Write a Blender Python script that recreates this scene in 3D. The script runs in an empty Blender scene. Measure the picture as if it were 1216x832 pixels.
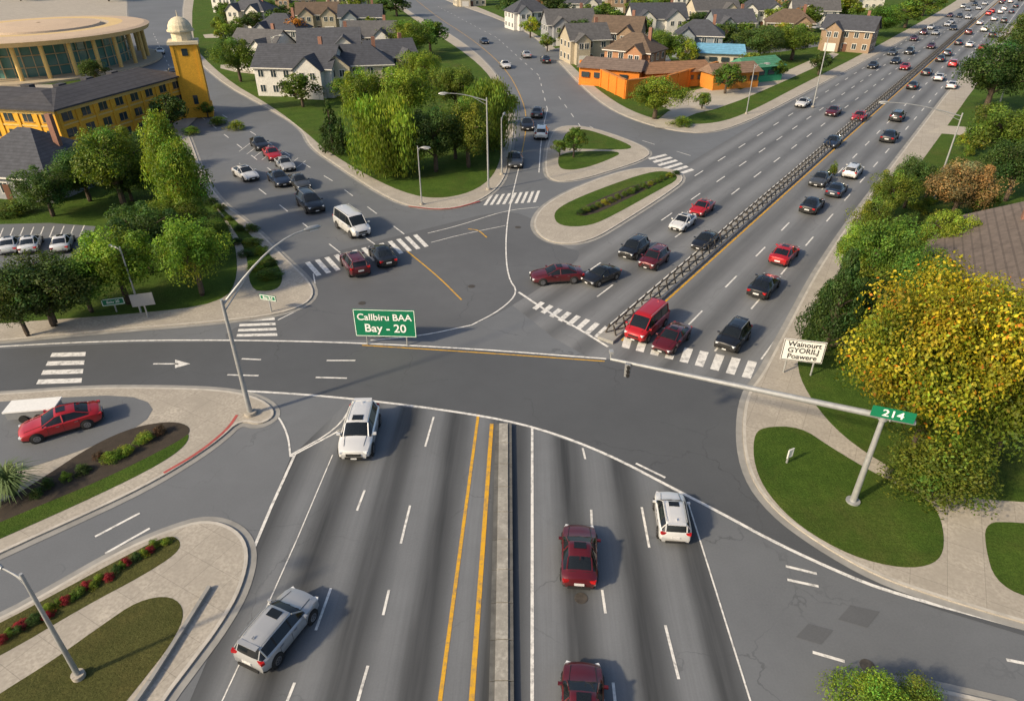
import bpy, math, random
import numpy as np
from mathutils import Vector, Matrix
random.seed(7); RNG=np.random.default_rng(11)
H=30.0; F=800.0; P=math.atan2(496,800); CP,SP=math.cos(P),math.sin(P)
# ---- survey helpers: photo measurement -> metres on the ground plane
def G(x,y,z=0.0):
    u=(x-608)/F; w=(y-416)/F
    t=(H-z)/(SP+w*CP)
    return (u*t, t*(CP-w*SP))
def hgt(Y,ytop):
    w=(ytop-416)/F
    return H-Y*(SP+w*CP)/(CP-w*SP)
def depth(Y,z): return Y*CP+(H-z)*SP
sc=bpy.context.scene
# ---------------------------------------------------------------- materials
class NT:
    def __init__(s,name):
        s.m=bpy.data.materials.new(name); s.m.use_nodes=True; s.t=s.m.node_tree
        s.b=s.t.nodes['Principled BSDF']; s.out=s.t.nodes['Material Output']
    def n(s,typ,**k):
        nd=s.t.nodes.new(typ)
        for a,v in k.items(): setattr(nd,a,v)
        return nd
    def l(s,a,b): s.t.links.new(a,b)
    def math(s,op,a,b=None,c=None):
        nd=s.n('ShaderNodeMath',operation=op)
        for i,v in enumerate((a,b,c)):
            if v is None: continue
            if isinstance(v,(int,float)): nd.inputs[i].default_value=v
            else: s.l(v,nd.inputs[i])
        return nd.outputs[0]
    def noise(s,vec,scale,detail=4,rough=.55,dist=0):
        nd=s.n('ShaderNodeTexNoise'); nd.inputs['Scale'].default_value=scale; nd.inputs['Detail'].default_value=detail
        nd.inputs['Roughness'].default_value=rough; nd.inputs['Distortion'].default_value=dist
        if vec is not None: s.l(vec,nd.inputs['Vector'])
        return nd.outputs['Fac']
    def mix(s,f,a,b,mode='MIX'):
        nd=s.n('ShaderNodeMix',data_type='RGBA',blend_type=mode)
        for i,v in ((0,f),(6,a),(7,b)):
            if isinstance(v,(int,float)): nd.inputs[i].default_value=v
            elif isinstance(v,tuple): nd.inputs[i].default_value=v if len(v)==4 else (*v,1)
            else: s.l(v,nd.inputs[i])
        return nd.outputs[2]
    def ramp(s,f,lo,hi):
        nd=s.n('ShaderNodeMapRange'); s.l(f,nd.inputs[0]); nd.inputs[1].default_value=lo; nd.inputs[2].default_value=hi
        return nd.outputs[0]
    def bump(s,h,st,d=.02):
        nd=s.n('ShaderNodeBump'); nd.inputs['Strength'].default_value=st; nd.inputs['Distance'].default_value=d
        s.l(h,nd.inputs['Height']); s.l(nd.outputs[0],s.b.inputs['Normal'])
def mul(c,k): return tuple(x*k for x in c)
def M(name,col,rough=.7,var=.25,scale=1.5,metal=0,bump=0,col2=None,fine=0,slab=0):
    t=NT(name); g=t.n('ShaderNodeNewGeometry').outputs['Position']
    f=t.ramp(t.noise(g,scale,6,.6),.3,.7)
    c=t.mix(f,mul(col,1-var),mul(col2 or col,1+var*.6))
    c=t.mix(t.math('MULTIPLY',t.ramp(t.noise(g,scale*.15,4,.7),.45,.75),.35),c,mul(col,.6))
    if fine: c=t.mix(t.ramp(t.noise(g,fine,2),.35,.65),mul(col,.75),c)
    if slab:
        bt=t.n('ShaderNodeTexBrick',offset=0.0); bt.inputs['Scale'].default_value=1/slab; bt.inputs['Mortar Size'].default_value=.010; bt.inputs['Brick Width'].default_value=1; bt.inputs['Row Height'].default_value=1
        rt=t.n('ShaderNodeVectorRotate',rotation_type='Z_AXIS'); rt.inputs['Angle'].default_value=.5; t.l(g,rt.inputs['Vector']); t.l(rt.outputs[0],bt.inputs['Vector'])
        bt.inputs['Color1'].default_value=(1,1,1,1); bt.inputs['Color2'].default_value=(.93,.93,.93,1); bt.inputs['Mortar'].default_value=(.72,.72,.72,1)
        c=t.mix(1.0,c,bt.outputs['Color'],'MULTIPLY')
    t.l(c,t.b.inputs['Base Color']); t.b.inputs['Roughness'].default_value=rough; t.b.inputs['Metallic'].default_value=metal
    if bump: t.bump(t.noise(g,scale*12,3),bump)
    return t.m
def asphalt(name,base,nrm=None,off=0,period=3.5,stripe=.5,joint=False):
    t=NT(name); g=t.n('ShaderNodeNewGeometry').outputs['Position']
    big=t.ramp(t.noise(g,.06,5,.6),.3,.7); med=t.ramp(t.noise(g,.7,6,.65),.25,.75); fine=t.ramp(t.noise(g,9,3,.7),.2,.8)
    c=t.mix(big,mul(base,.78),mul(base,1.16)); c=t.mix(t.math('MULTIPLY',med,.34),c,mul(base,.64))
    c=t.mix(t.math('MULTIPLY',fine,.3),c,mul(base,1.5))
    if nrm:
        d=t.n('ShaderNodeVectorMath',operation='DOT_PRODUCT'); t.l(g,d.inputs[0]); d.inputs[1].default_value=(nrm[0],nrm[1],0)
        d2=t.n('ShaderNodeVectorMath',operation='DOT_PRODUCT'); t.l(g,d2.inputs[0]); d2.inputs[1].default_value=(-nrm[1],nrm[0],0)
        comb=t.n('ShaderNodeCombineXYZ'); t.l(d.outputs['Value'],comb.inputs[0]); t.l(t.math('MULTIPLY',d2.outputs['Value'],.045),comb.inputs[1])
        wob=t.noise(comb.outputs[0],.9,4,.6)
        ph=t.math('MULTIPLY',t.math('ADD',t.math('SUBTRACT',d.outputs['Value'],off),t.math('MULTIPLY',t.math('SUBTRACT',wob,.5),1.0)),2*math.pi/period)
        s=t.math('MULTIPLY_ADD',t.math('COSINE',ph),.5,.5); s=t.math('POWER',s,1.1)
        s=t.math('MULTIPLY',s,t.math('MULTIPLY_ADD',t.ramp(wob,.3,.7),.55,.62))
        c=t.mix(t.math('MULTIPLY',s,stripe),c,mul(base,.22))
        comb2=t.n('ShaderNodeCombineXYZ'); t.l(d.outputs['Value'],comb2.inputs[0]); t.l(t.math('MULTIPLY',d2.outputs['Value'],.02),comb2.inputs[1])
        c=t.mix(t.math('MULTIPLY',t.ramp(t.noise(comb2.outputs[0],5,4,.7),.4,.7),.25),c,mul(base,.5))
    wv=t.n('ShaderNodeVectorMath',operation='ADD'); t.l(g,wv.inputs[0])
    nz=t.n('ShaderNodeTexNoise'); nz.inputs['Scale'].default_value=.6; nz.inputs['Detail'].default_value=5; t.l(g,nz.inputs['Vector'])
    sc2=t.n('ShaderNodeVectorMath',operation='SCALE'); t.l(nz.outputs['Color'],sc2.inputs[0]); sc2.inputs['Scale'].default_value=2.0; t.l(sc2.outputs[0],wv.inputs[1])
    vo=t.n('ShaderNodeTexVoronoi',feature='DISTANCE_TO_EDGE'); vo.inputs['Scale'].default_value=.13; t.l(wv.outputs[0],vo.inputs['Vector'])
    cr=t.math('MULTIPLY',t.math('LESS_THAN',vo.outputs['Distance'],.0045),t.ramp(t.noise(g,.12,2),.46,.6))
    c=t.mix(t.math('MULTIPLY',cr,.4),c,mul(base,.35))
    t.l(c,t.b.inputs['Base Color']); t.b.inputs['Roughness'].default_value=.68
    t.b.inputs['Specular IOR Level'].default_value=.45
    t.bump(t.noise(g,14,3),.25,.01)
    return t.m
def paint_mark(name,col):
    t=NT(name); g=t.n('ShaderNodeNewGeometry').outputs['Position']
    w=t.ramp(t.noise(g,2.2,7,.75),.46,.68); w2=t.ramp(t.noise(g,.4,3,.6),.3,.7)
    c=t.mix(t.math('MULTIPLY',w,t.math('MULTIPLY_ADD',w2,.55,.4)),col,(.12,.123,.13))
    t.l(c,t.b.inputs['Base Color']); t.b.inputs['Roughness'].default_value=.6
    return t.m
def grassmat(name,a,b,dry=(.17,.14,.05),dr=.25):
    t=NT(name); g=t.n('ShaderNodeNewGeometry').outputs['Position']
    c=t.mix(t.ramp(t.noise(g,.25,6,.7),.3,.7),a,b)
    c=t.mix(t.math('MULTIPLY',t.ramp(t.noise(g,.16,6,.7),.48,.72),dr*2),c,dry)
    c=t.mix(t.math('MULTIPLY',t.ramp(t.noise(g,1.6,5,.8),.4,.7),.45),c,mul(a,.55))
    c=t.mix(t.math('MULTIPLY',t.ramp(t.noise(g,7,4,.8),.35,.65),.6),c,mul(a,.35))
    t.l(c,t.b.inputs['Base Color']); t.b.inputs['Roughness'].default_value=.9; t.b.inputs['Specular IOR Level'].default_value=.1
    t.bump(t.noise(g,6,5,.85),1.0,.15)
    return t.m
def leafmat():
    t=NT('foliage'); oi=t.n('ShaderNodeObjectInfo'); at=t.n('ShaderNodeAttribute',attribute_name='Col')
    c=t.mix(1.0,oi.outputs['Color'],at.outputs['Color'],'MULTIPLY')
    t.l(c,t.b.inputs['Base Color']); t.b.inputs['Roughness'].default_value=.55; t.b.inputs['Specular IOR Level'].default_value=.25
    tr=t.n('ShaderNodeBsdfTranslucent'); t.l(t.mix(1.0,c,(1.3,1.3,.55),'MULTIPLY'),tr.inputs[0])
    ms=t.n('ShaderNodeMixShader'); ms.inputs[0].default_value=.36
    t.l(t.b.outputs[0],ms.inputs[1]); t.l(tr.outputs[0],ms.inputs[2]); t.l(ms.outputs[0],t.out.inputs[0])
    return t.m
def carpaint():
    t=NT('car_paint'); oi=t.n('ShaderNodeObjectInfo'); tc=t.n('ShaderNodeTexCoord').outputs['Object']
    sep=t.n('ShaderNodeSeparateXYZ'); t.l(tc,sep.inputs[0])
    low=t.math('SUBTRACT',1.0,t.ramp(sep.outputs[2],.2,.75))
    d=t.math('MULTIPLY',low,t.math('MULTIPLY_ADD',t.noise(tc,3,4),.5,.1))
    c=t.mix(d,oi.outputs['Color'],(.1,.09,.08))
    t.l(c,t.b.inputs['Base Color']); t.b.inputs['Roughness'].default_value=.3
    t.b.inputs['Metallic'].default_value=.3; t.b.inputs['Coat Weight'].default_value=.9; t.b.inputs['Coat Roughness'].default_value=.05
    return t.m
def simple(name,col,rough=.5,metal=0,emit=None):
    t=NT(name); tc=t.n('ShaderNodeTexCoord').outputs['Object']
    t.l(t.mix(t.noise(tc,6,3),mul(col,.85),mul(col,1.12)),t.b.inputs['Base Color'])
    t.b.inputs['Roughness'].default_value=rough; t.b.inputs['Metallic'].default_value=metal
    return t.m
MT={}
MT['asph']=asphalt('asphalt_worn',(.140,.150,.163))
MT['conc']=M('concrete_pavement',(.45,.41,.35),.85,.22,.5,bump=.2,fine=6,slab=1.8)
MT['path']=M('concrete_path',(.50,.455,.38),.85,.15,.8,bump=.2,fine=8,slab=1.6)
MT['kerb']=M('kerb_concrete',(.50,.47,.42),.8,.25,1.2)
MT['gutter']=M('gutter_concrete',(.30,.295,.28),.85,.25,.7)
MT['redkerb']=M('red_kerb_paint',(.40,.09,.08),.7,.35,2)
MT['grass']=grassmat('grass',(.06,.12,.018),(.115,.19,.03))
MT['grassdry']=grassmat('grass_dry',(.09,.10,.03),(.15,.15,.05),dr=.45)
MT['mulch']=M('mulch',(.05,.038,.027),.95,.5,2,bump=.6,fine=9)
MT['land']=grassmat('land',(.07,.09,.035),(.14,.13,.08),dr=.5)
MT['white']=paint_mark('road_paint_white',(.74,.73,.70))
MT['yellow']=paint_mark('road_paint_yellow',(.66,.36,.02))
MT['leaf']=leafmat(); MT['bark']=M('bark',(.09,.065,.045),.9,.4,4,bump=.5)
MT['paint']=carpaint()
MT['cglass']=simple('car_glass',(.012,.015,.018),.05); MT['black']=simple('black_rubber',(.015,.015,.015),.75)
MT['rim']=simple('alloy_rim',(.35,.35,.36),.3,.9); MT['hlight']=simple('headlamp_lens',(.7,.72,.75),.1)
MT['tlight']=simple('tail_lamp_lens',(.4,.01,.01),.15); MT['plate']=simple('plate',(.6,.6,.6),.5)
MT['steel']=M('galvanised_steel',(.42,.43,.43),.45,.15,3,metal=.4); MT['rail']=M('weathered_steel',(.09,.08,.07),.6,.4,3,metal=.3)
MT['sgreen']=simple('sign_green',(.005,.17,.08),.4); MT['swhite']=simple('sign_white',(.78,.78,.76),.4); MT['sback']=simple('sign_back',(.33,.34,.35),.5,.5)
MT['text']=simple('sign_text_white',(.85,.85,.83),.5); MT['tdark']=simple('sign_text_dark',(.02,.025,.03),.5)
MT['wglass']=simple('window_glass',(.03,.045,.055),.08); MT['trim']=simple('white_trim',(.66,.64,.6),.6)
MT['door']=simple('door_paint',(.12,.05,.03),.5)
_c={}
def wallm(c): 
    k=('w',c)
    if k not in _c: _c[k]=M('wall_render_%d'%len(_c),c,.85,.12,.6,fine=5)
    return _c[k]
def roofm(c):
    k=('r',c)
    if k not in _c:
        t=NT('roof_shingle_%d'%len(_c)); g=t.n('ShaderNodeNewGeometry').outputs['Position']
        sp=t.n('ShaderNodeSeparateXYZ'); t.l(g,sp.inputs[0])
        ln=t.math('FRACT',t.math('MULTIPLY',sp.outputs[2],3.2))
        cc=t.mix(t.ramp(t.noise(g,1.2,6,.7),.3,.7),mul(c,.7),mul(c,1.3)); cc=t.mix(t.math('MULTIPLY',t.math('LESS_THAN',ln,.22),.45),cc,mul(c,.4))
        t.l(cc,t.b.inputs['Base Color']); t.b.inputs['Roughness'].default_value=.85; _c[k]=t.m
    return _c[k]
# ---------------------------------------------------------------- mesh builder
class MB:
    def __init__(s): s.v=[];s.f=[];s.m=[]
    def add(s,vs,fs,mi=0):
        o=len(s.v); s.v+= [tuple(v) for v in vs]; s.f+=[tuple(o+i for i in f) for f in fs]; s.m+=[mi]*len(fs)
    def box(s,c,d,mi=0,rz=0,rx=0):
        R=Matrix.Rotation(rz,3,'Z')@Matrix.Rotation(rx,3,'X'); c=Vector(c)
        vs=[c+R@Vector((a*d[0]/2,b*d[1]/2,e*d[2]/2)) for a in(-1,1) for b in(-1,1) for e in(-1,1)]
        s.add(vs,[(0,1,3,2),(4,6,7,5),(0,4,5,1),(2,3,7,6),(0,2,6,4),(1,5,7,3)],mi)
    def tube(s,pts,rads,n=8,mi=0):
        pts=[Vector(p) for p in pts]; vs=[]; 
        if not hasattr(rads,'__len__'): rads=[rads]*len(pts)
        for i,p in enumerate(pts):
            d=(pts[min(i+1,len(pts)-1)]-pts[max(i-1,0)]).normalized()
            a=d.cross(Vector((0,0,1))); 
            if a.length<.05: a=d.cross(Vector((0,1,0)))
            a.normalize(); b=d.cross(a)
            for k in range(n):
                t=2*math.pi*k/n; vs.append(p+(a*math.cos(t)+b*math.sin(t))*rads[i])
        fs=[(i*n+k,i*n+(k+1)%n,(i+1)*n+(k+1)%n,(i+1)*n+k) for i in range(len(pts)-1) for k in range(n)]
        fs+=[tuple(range(n))[::-1],tuple((len(pts)-1)*n+k for k in range(n))]
        s.add(vs,fs,mi)
    def prism(s,pts,z0,z1,mi=0,top=None):
        n=len(pts); A=sum(pts[i][0]*pts[(i+1)%n][1]-pts[(i+1)%n][0]*pts[i][1] for i in range(n))
        if A<0: pts=pts[::-1]
        vs=[(p[0],p[1],z0) for p in pts]+[(p[0],p[1],z1) for p in pts]
        s.add(vs,[tuple(range(n,2*n))],mi if top is None else top)
        if z1>z0: s.add(vs,[(i,(i+1)%n,n+(i+1)%n,n+i) for i in range(n)],mi)
    def obj(s,name,mats,loc=(0,0,0),rz=0,parent=None,smooth=False):
        me=bpy.data.meshes.new(name); me.from_pydata(s.v,[],s.f); me.polygons.foreach_set('material_index',s.m)
        for m in mats: me.materials.append(m)
        if smooth:
            me.polygons.foreach_set('use_smooth',[True]*len(s.f)); me.set_sharp_from_angle(angle=math.radians(38))
        me.update(); return mkobj(name,me,loc,rz,parent)
def mkobj(name,data,loc=(0,0,0),rz=0,parent=None):
    o=bpy.data.objects.new(name,data); sc.collection.objects.link(o); o.location=loc; o.rotation_euler=(0,0,rz)
    if parent: o.parent=parent
    return o
def chaikin(p,it=2,closed=True):
    for _ in range(it):
        q=[]; n=len(p)
        rng=range(n) if closed else range(n-1)
        if not closed: q.append(p[0])
        for i in rng:
            a,b=p[i],p[(i+1)%n]
            q.append((a[0]*.75+b[0]*.25,a[1]*.75+b[1]*.25)); q.append((a[0]*.25+b[0]*.75,a[1]*.25+b[1]*.75))
        if not closed: q.append(p[-1])
        p=q
    return p
def W(pp,z=0): return [G(x,y,z) for x,y in pp]
def ribbon(mb,pts,w,z,mi=0,closed=False,off=0.0):
    n=len(pts); L=[];R=[]
    for i,p in enumerate(pts):
        a=pts[(i-1)%n] if (closed or i>0) else p; b=pts[(i+1)%n] if (closed or i<n-1) else p
        d=Vector((b[0]-a[0],b[1]-a[1])); 
        if d.length<1e-6: d=Vector((1,0))
        d.normalize(); nx,ny=-d.y,d.x
        L.append((p[0]+nx*(off+w/2),p[1]+ny*(off+w/2),z)); R.append((p[0]+nx*(off-w/2),p[1]+ny*(off-w/2),z))
    fs=[]
    for i in range(n if closed else n-1):
        j=(i+1)%n; fs.append((i+n,j+n,j,i))
    mb.add(L+R,fs,mi)
def area(p): 
    n=len(p); return sum(p[i][0]*p[(i+1)%n][1]-p[(i+1)%n][0]*p[i][1] for i in range(n))
def sheet(name,pp,z,mat,sm=0,world=False):
    p=pp if world else W(pp)
    if sm: p=chaikin(p,sm)
    mb=MB(); mb.prism(p,z,z); return mb.obj(name,[mat])
def block(name,pp,mat='conc',top=.12,sm=2,gut=True):
    p=chaikin(W(pp),sm)
    if area(p)<0: p=p[::-1]
    mb=MB(); mb.prism(p,-.02,top,0)
    ribbon(mb,p,.2,top+.004,1,True,off=.11)
    if gut: ribbon(mb,p,.45,.024,2,True,off=-.23)
    return mb.obj(name,[MT[mat],MT['kerb'],MT['gutter']])
# ---------------------------------------------------------------- ground & roads
mb=MB(); mb.prism([(-4000,-400),(4000,-400),(4000,6000),(-4000,6000)],-.06,-.06); mb.obj('ground',[MT['land']])
mb=MB(); mb.prism([(-400,-40),(400,-40),(1300,900),(-600,900)],0,0); mb.obj('road',[MT['asph']])
B0=Vector(G(725,400)); VPd=Vector(((1277-608)/F*CP,1.0)).normalized(); NEn=Vector((VPd.y,-VPd.x))
def NE(s,o): 
    q=B0+VPd*s+NEn*o; return (q.x,q.y)
MT['lowL']=asphalt('asphalt_highway_south_lanes',(.165,.176,.190),(1,-.0276),-8.45,3.5,.95)
MT['lowR']=asphalt('asphalt_highway_north_lanes',(.165,.176,.190),(1,-.0276),2.8,3.45,.95)
MT['crossm']=asphalt('asphalt_cross_road',(.084,.090,.098))
MT['nem']=asphalt('asphalt_ne_highway',(.190,.198,.208),(NEn.x,NEn.y),(B0.x*NEn.x+B0.y*NEn.y)+2.7,3.6,.55)
MT['junc']=asphalt('asphalt_junction',(.108,.114,.123))
sheet('highway_road',[(345,543),(300,655),(222,840),(120,1080),(585,1080),(589,840),(598,497),(415,475)],.004,MT['lowL'])
sheet('highway_road',[(598,497),(589,840),(585,1080),(960,1080),(893,840),(817,592),(720,539)],.004,MT['lowR'])
sheet('cross_road',[(-500,455),(-200,432),(0,414),(150,407),(300,405),(420,407),(560,414),(720,426),(800,440),(885,458),(884,520),(905,590),(1000,665),(1110,710),(1300,775),(1300,780),(1110,722),(1000,681),(920,645),(860,612),(800,580),(720,539),(640,509),(560,492),(420,474),(290,464),(150,459),(0,466),(-200,478),(-500,495)],.008,MT['crossm'])
sheet('ne_highway_road',[NE(2,-15.2),NE(900,-15.2),NE(900,13),NE(-1,13),NE(-4.5,2),NE(-3,-4)],.004,MT['nem'],world=True)
sheet('junction_road',[(370,350),(345,312),(505,272),(600,248),(640,262),(660,292),(700,300),(630,350),(560,390),(460,404),(300,404),(250,400)],.006,MT['junc'],sm=2)
blkA=[(150,-20),(152,62),(190,108),(215,140),(228,170),(240,205),(262,240),(300,268),(340,308),(372,338),(372,358),(335,374),(250,384),(120,394),(0,406),(-400,440),(-900,440),(-900,-20)]
block('pavement',blkA)
blkB=[(222,-20),(212,50),(258,96),(320,130),(358,152),(368,175),(400,197),(450,230),(485,246),(530,250),(570,240),(598,218),(606,185),(611,150),(606,120),(590,88),(560,58),(520,32),(480,12),(452,-20)]
block('pavement',blkB)
blkC=[(498,-20),(525,0),(580,18),(635,42),(665,75),(690,102),(720,128),(760,146),(810,158),(850,158),(895,142),(960,108),(1040,66),(1150,4),(1185,-18)]
block('pavement',blkC)
blkR=[(1260,-25),(1216,18),(1180,52),(1135,98),(1095,150),(1055,203),(1010,262),(970,322),(942,375),(918,420),(905,445),(885,470),(880,520),(890,568),(920,608),(970,645),(1040,685),(1110,709),(1216,741),(1400,790),(2200,790),(2200,-25)]
block('pavement',blkR)
blkF=[(-300,485),(0,469),(100,461),(200,461),(270,464),(312,474),(330,492),(310,506),(285,500),(262,522),(225,548),(170,580),(100,613),(0,658),(-300,800),(-600,800),(-600,485)]
block('pavement',blkF)
blkG=[(-300,870),(0,736),(60,702),(140,656),(200,630),(245,617),(282,628),(298,655),(288,700),(262,745),(228,790),(190,840),(120,960),(-300,1100)]
block('pavement',blkG)
block('traffic_island',[(646,205),(650,168),(662,150),(695,150),(740,164),(775,180),(765,190),(730,202),(690,214),(658,217)])
block('traffic_island',[(632,262),(650,240),(700,216),(755,199),(800,201),(815,213),(790,232),(740,264),(700,288),(662,291),(638,280)])
block('pavement',[(990,838),(1025,818),(1070,810),(1130,822),(1250,850),(1300,1000),(950,1000)])
Gz=.13
def grass(pp,m='grass',z=Gz,sm=2,name='grass'): return sheet(name,pp,z,MT[m],sm)
grass([(-800,60),(0,60),(150,80),(188,125),(215,165),(226,200),(248,235),(278,280),(284,330),(265,362),(150,375),(0,385),(-600,430)])
grass([(246,232),(268,252),(300,282),(334,318),(336,340),(320,348),(296,345),(294,300),(270,262)])
grass([(232,-15),(224,50),(266,94),(325,128),(366,160),(385,178),(440,212),(490,234),(530,237),(568,226),(590,205),(597,175),(600,145),(595,115),(578,85),(545,58),(500,30),(440,-15)])
grass([(666,172),(672,158),(690,153),(715,160),(752,174),(746,179),(700,178),(670,177)])
grass([(662,196),(664,183),(700,180),(742,181),(720,192),(690,202),(668,203)])
grass([(656,256),(668,244),(710,226),(770,205),(795,204),(808,213),(780,228),(730,256),(700,270),(664,270)])
sheet('mulch_bed',[(680,256),(700,242),(760,218),(800,208),(790,214),(740,240),(700,258)],.134,MT['mulch'],1)
grass([(545,0),(600,22),(650,48),(680,80),(710,108),(750,134),(800,148),(850,148),(890,134),(950,102),(1030,62),(1130,6),(1150,-10),(520,-15)])
sheet('footpath',[(770,152),(800,128),(850,118),(905,98),(985,62),(1000,66),(930,98),(860,128),(815,138),(800,154)],.140,MT['path'],1)
for k,pl in enumerate(([(640,60),(720,52),(790,62),(800,78),(740,72),(660,76)],[(262,76),(330,80),(440,86),(445,94),(330,92),(262,84)],[(640,30),(760,26),(900,30),(905,36),(760,34),(645,38)],[(240,40),(440,30),(445,36),(245,48)],[(815,60),(900,56),(990,46),(1000,52),(900,66),(820,70)],[(770,120),(860,100),(890,112),(810,138)])): sheet('driveway',pl,.134+.001*k,MT['path'] if k%2 else MT['asph'],1)
grass([(1235,-10),(1205,50),(1160,100),(1125,150),(1085,205),(1040,262),(1000,318),(965,372),(950,405),(945,440),(965,480),(1000,520),(1060,560),(1140,592),(1216,598),(1600,620),(2100,600),(2100,-15)])
sheet('footpath',[(1180,165),(1100,158),(1120,150),(1200,155)],.140,MT['path'])
grass([(894,520),(905,508),(950,508),(985,532),(1040,565),(1095,590),(1115,610),(1122,650),(1110,672),(1070,677),(1010,662),(950,628),(912,590),(895,555)],z=.138)
grass([(1168,625),(1190,619),(1400,640),(1400,760),(1216,712),(1180,690),(1170,655)])
sheet('car_park',[(-300,500),(-20,480),(60,474),(150,470),(185,482),(172,505),(120,528),(40,556),(-80,590),(-300,640)],.132,MT['asph'],1)
sheet('mulch_bed',[(-100,640),(0,600),(50,570),(110,530),(160,508),(205,501),(228,508),(222,522),(190,540),(100,580),(0,628),(-100,668)],.135,MT['mulch'],2)
grass([(-100,665),(0,622),(60,597),(120,572),(175,545),(215,524),(226,515),(222,530),(190,553),(120,588),(0,642),(-100,685)],z=.139)
grass([(-200,840),(0,742),(60,710),(145,664),(200,636),(216,643),(212,658),(170,685),(100,722),(0,782),(-200,880)],m='grassdry')
grass([(-200,960),(0,825),(60,788),(120,745),(165,714),(205,708),(222,728),(205,765),(170,810),(130,860),(0,1000)],m='grassdry')
sheet('car_park',[(-300,275),(60,266),(114,270),(104,296),(60,318),(-300,345)],.141,MT['asph'])
sheet('plaza_pavement',[(-300,105),(170,100),(200,130),(235,140),(215,160),(90,205),(-300,240)],.139,MT['conc'])
mb=MB(); ribbon(mb,chaikin(W([(282,494),(270,512),(235,540),(195,563)]),2,False),.22,.131,0); ribbon(mb,chaikin(W([(485,246),(530,251),(570,240)]),2,False),.25,.131,0); mb.obj('red_kerb',[MT['redkerb']])
mb=MB()
for pl in ([(250,700),(208,768),(170,828),(130,880)],):
    p=chaikin(W(pl),1,False)
    for i in range(len(p)-1):
        a,b=Vector(p[i]),Vector(p[i+1]); c=(a+b)/2; mb.box((c.x,c.y,.22),((b-a).length+.02,.2,.24),0,math.atan2((b-a).y,(b-a).x))
mb.obj('low_retaining_wall',[MT['gutter']])
# ---------------------------------------------------------------- markings
wm=MB(); ym=MB()
def line(pl,w=.15,z=.016,mb=wm,sm=2): ribbon(mb,chaikin(W(pl),sm,False) if sm else W(pl),w,z)
def dash(a,b,w=.15,L=3,gap=6,mb=wm,z=.016,world=False,ph=0):
    A=Vector(a if world else G(*a)); B=Vector(b if world else G(*b)); d=(B-A); T=d.length; d/=T; s=ph
    while s<T: 
        e=min(s+L,T); ribbon(mb,[tuple(A+d*s),tuple(A+d*e)],w,z); s+=L+gap
def zebra(a0,a1,b0,b1,n,duty=.5,z=.017):
    a0,a1,b0,b1=[Vector(G(*q)) for q in(a0,a1,b0,b1)]
    for i in range(n):
        t0=i/n; t1=t0+duty/n; q=[a0.lerp(a1,t0),a0.lerp(a1,t1),b0.lerp(b1,t1),b0.lerp(b1,t0)]
        wm.prism([tuple(v) for v in q],z,z)
line([(350,540),(322,602),(301,652)],.18,sm=0)
for a,b in (((515,495),(505,530)),((487,600),(476,645)),((433,582),(424,606)),((393,698),(375,748)),((437,790),(424,835)),((350,810),(338,840)),((462,700),(455,730)),((692,532),(695,545)),((702,605),(703,625)),((715,700),(719,728)),((762,602),(771,650)),((790,742),(806,806)),((728,810),(731,838))): line([a,b],.14,sm=0)
line([(632,1000),(632,508)],.17,sm=0)
line([(817,596),(893,838),(930,960)],.09,sm=0)
line([(395,540),(335,682),(262,835),(210,950)],.07,sm=1)
line([(522,835),(568,492)],.2,mb=ym,sm=0); line([(500,1000),(522,835)],.2,mb=ym,sm=0)
line([(552,1000),(560,832),(584,503)],.26,mb=ym,sm=0)
line([(180,461),(300,464),(420,473),(560,491),(640,508),(720,538),(800,580),(860,611),(920,644),(1000,681),(1060,704),(1216,746),(1350,785)],.22,z=.020)
line([(-300,432),(0,411),(150,404),(300,404),(420,407),(560,414),(720,426)],.2,z=.020)
line([(430,410),(560,418),(718,429)],.13,z=.021,mb=ym)
line([(560,386),(500,399),(440,404)],.15,z=.022)
line([(560,386),(595,368),(616,347),(603,330),(600,290),(604,250),(616,200)],.15,z=.022)
line([(616,347),(650,370),(690,392),(722,412)],.25,z=.023)
line([(483,298),(520,328),(548,356)],.16,mb=ym); line([(556,272),(568,273),(578,282)],.16,mb=ym)
line([(345,542),(415,505),(400,512)],.15); line([(300,470),(328,490),(342,515),(345,542)],.13,z=.018); line([(420,478),(400,510),(345,540)],.12,z=.019)
line([(508,277),(545,268),(600,250),(640,246)],.12); line([(512,288),(550,278),(600,268)],.1)
line([(330,380),(365,363),(375,340),(372,325)],.12)
for a,b in (((182,432),(212,432)),((287,426),(310,427)),((270,445),(307,446)),((388,428),(422,428)),((375,448),(412,449)),((755,550),(790,567)),((933,672),(970,681)),((935,688),(972,696)),((965,774),(1003,785)),((113,637),(166,609)),((125,657),(178,627)),((1195,783),(1230,790))): line([a,b],.17,sm=0)
p=W([(208,427),(226,432),(208,437)]); wm.prism(p,.016,.016)
zebra((62,419),(40,462),(102,418),(96,460),4,.5)
zebra((286,379),(280,403),(326,377),(330,402),4,.5)
zebra((362,312),(500,277),(376,328),(514,291),13,.5)
zebra((582,232),(645,226),(574,244),(640,240),9,.5)
zebra((769,188),(805,212),(790,183),(828,204),6,.5)
zebra((642,358),(742,396),(632,366),(728,410),9,.5)
zebra((742,398),(908,432),(738,412),(900,452),9,.55)
zebra((596,160),(612,158),(592,168),(610,167),3,.5)
line([(745,380),(790,390)],.3,sm=0,z=.017)
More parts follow.
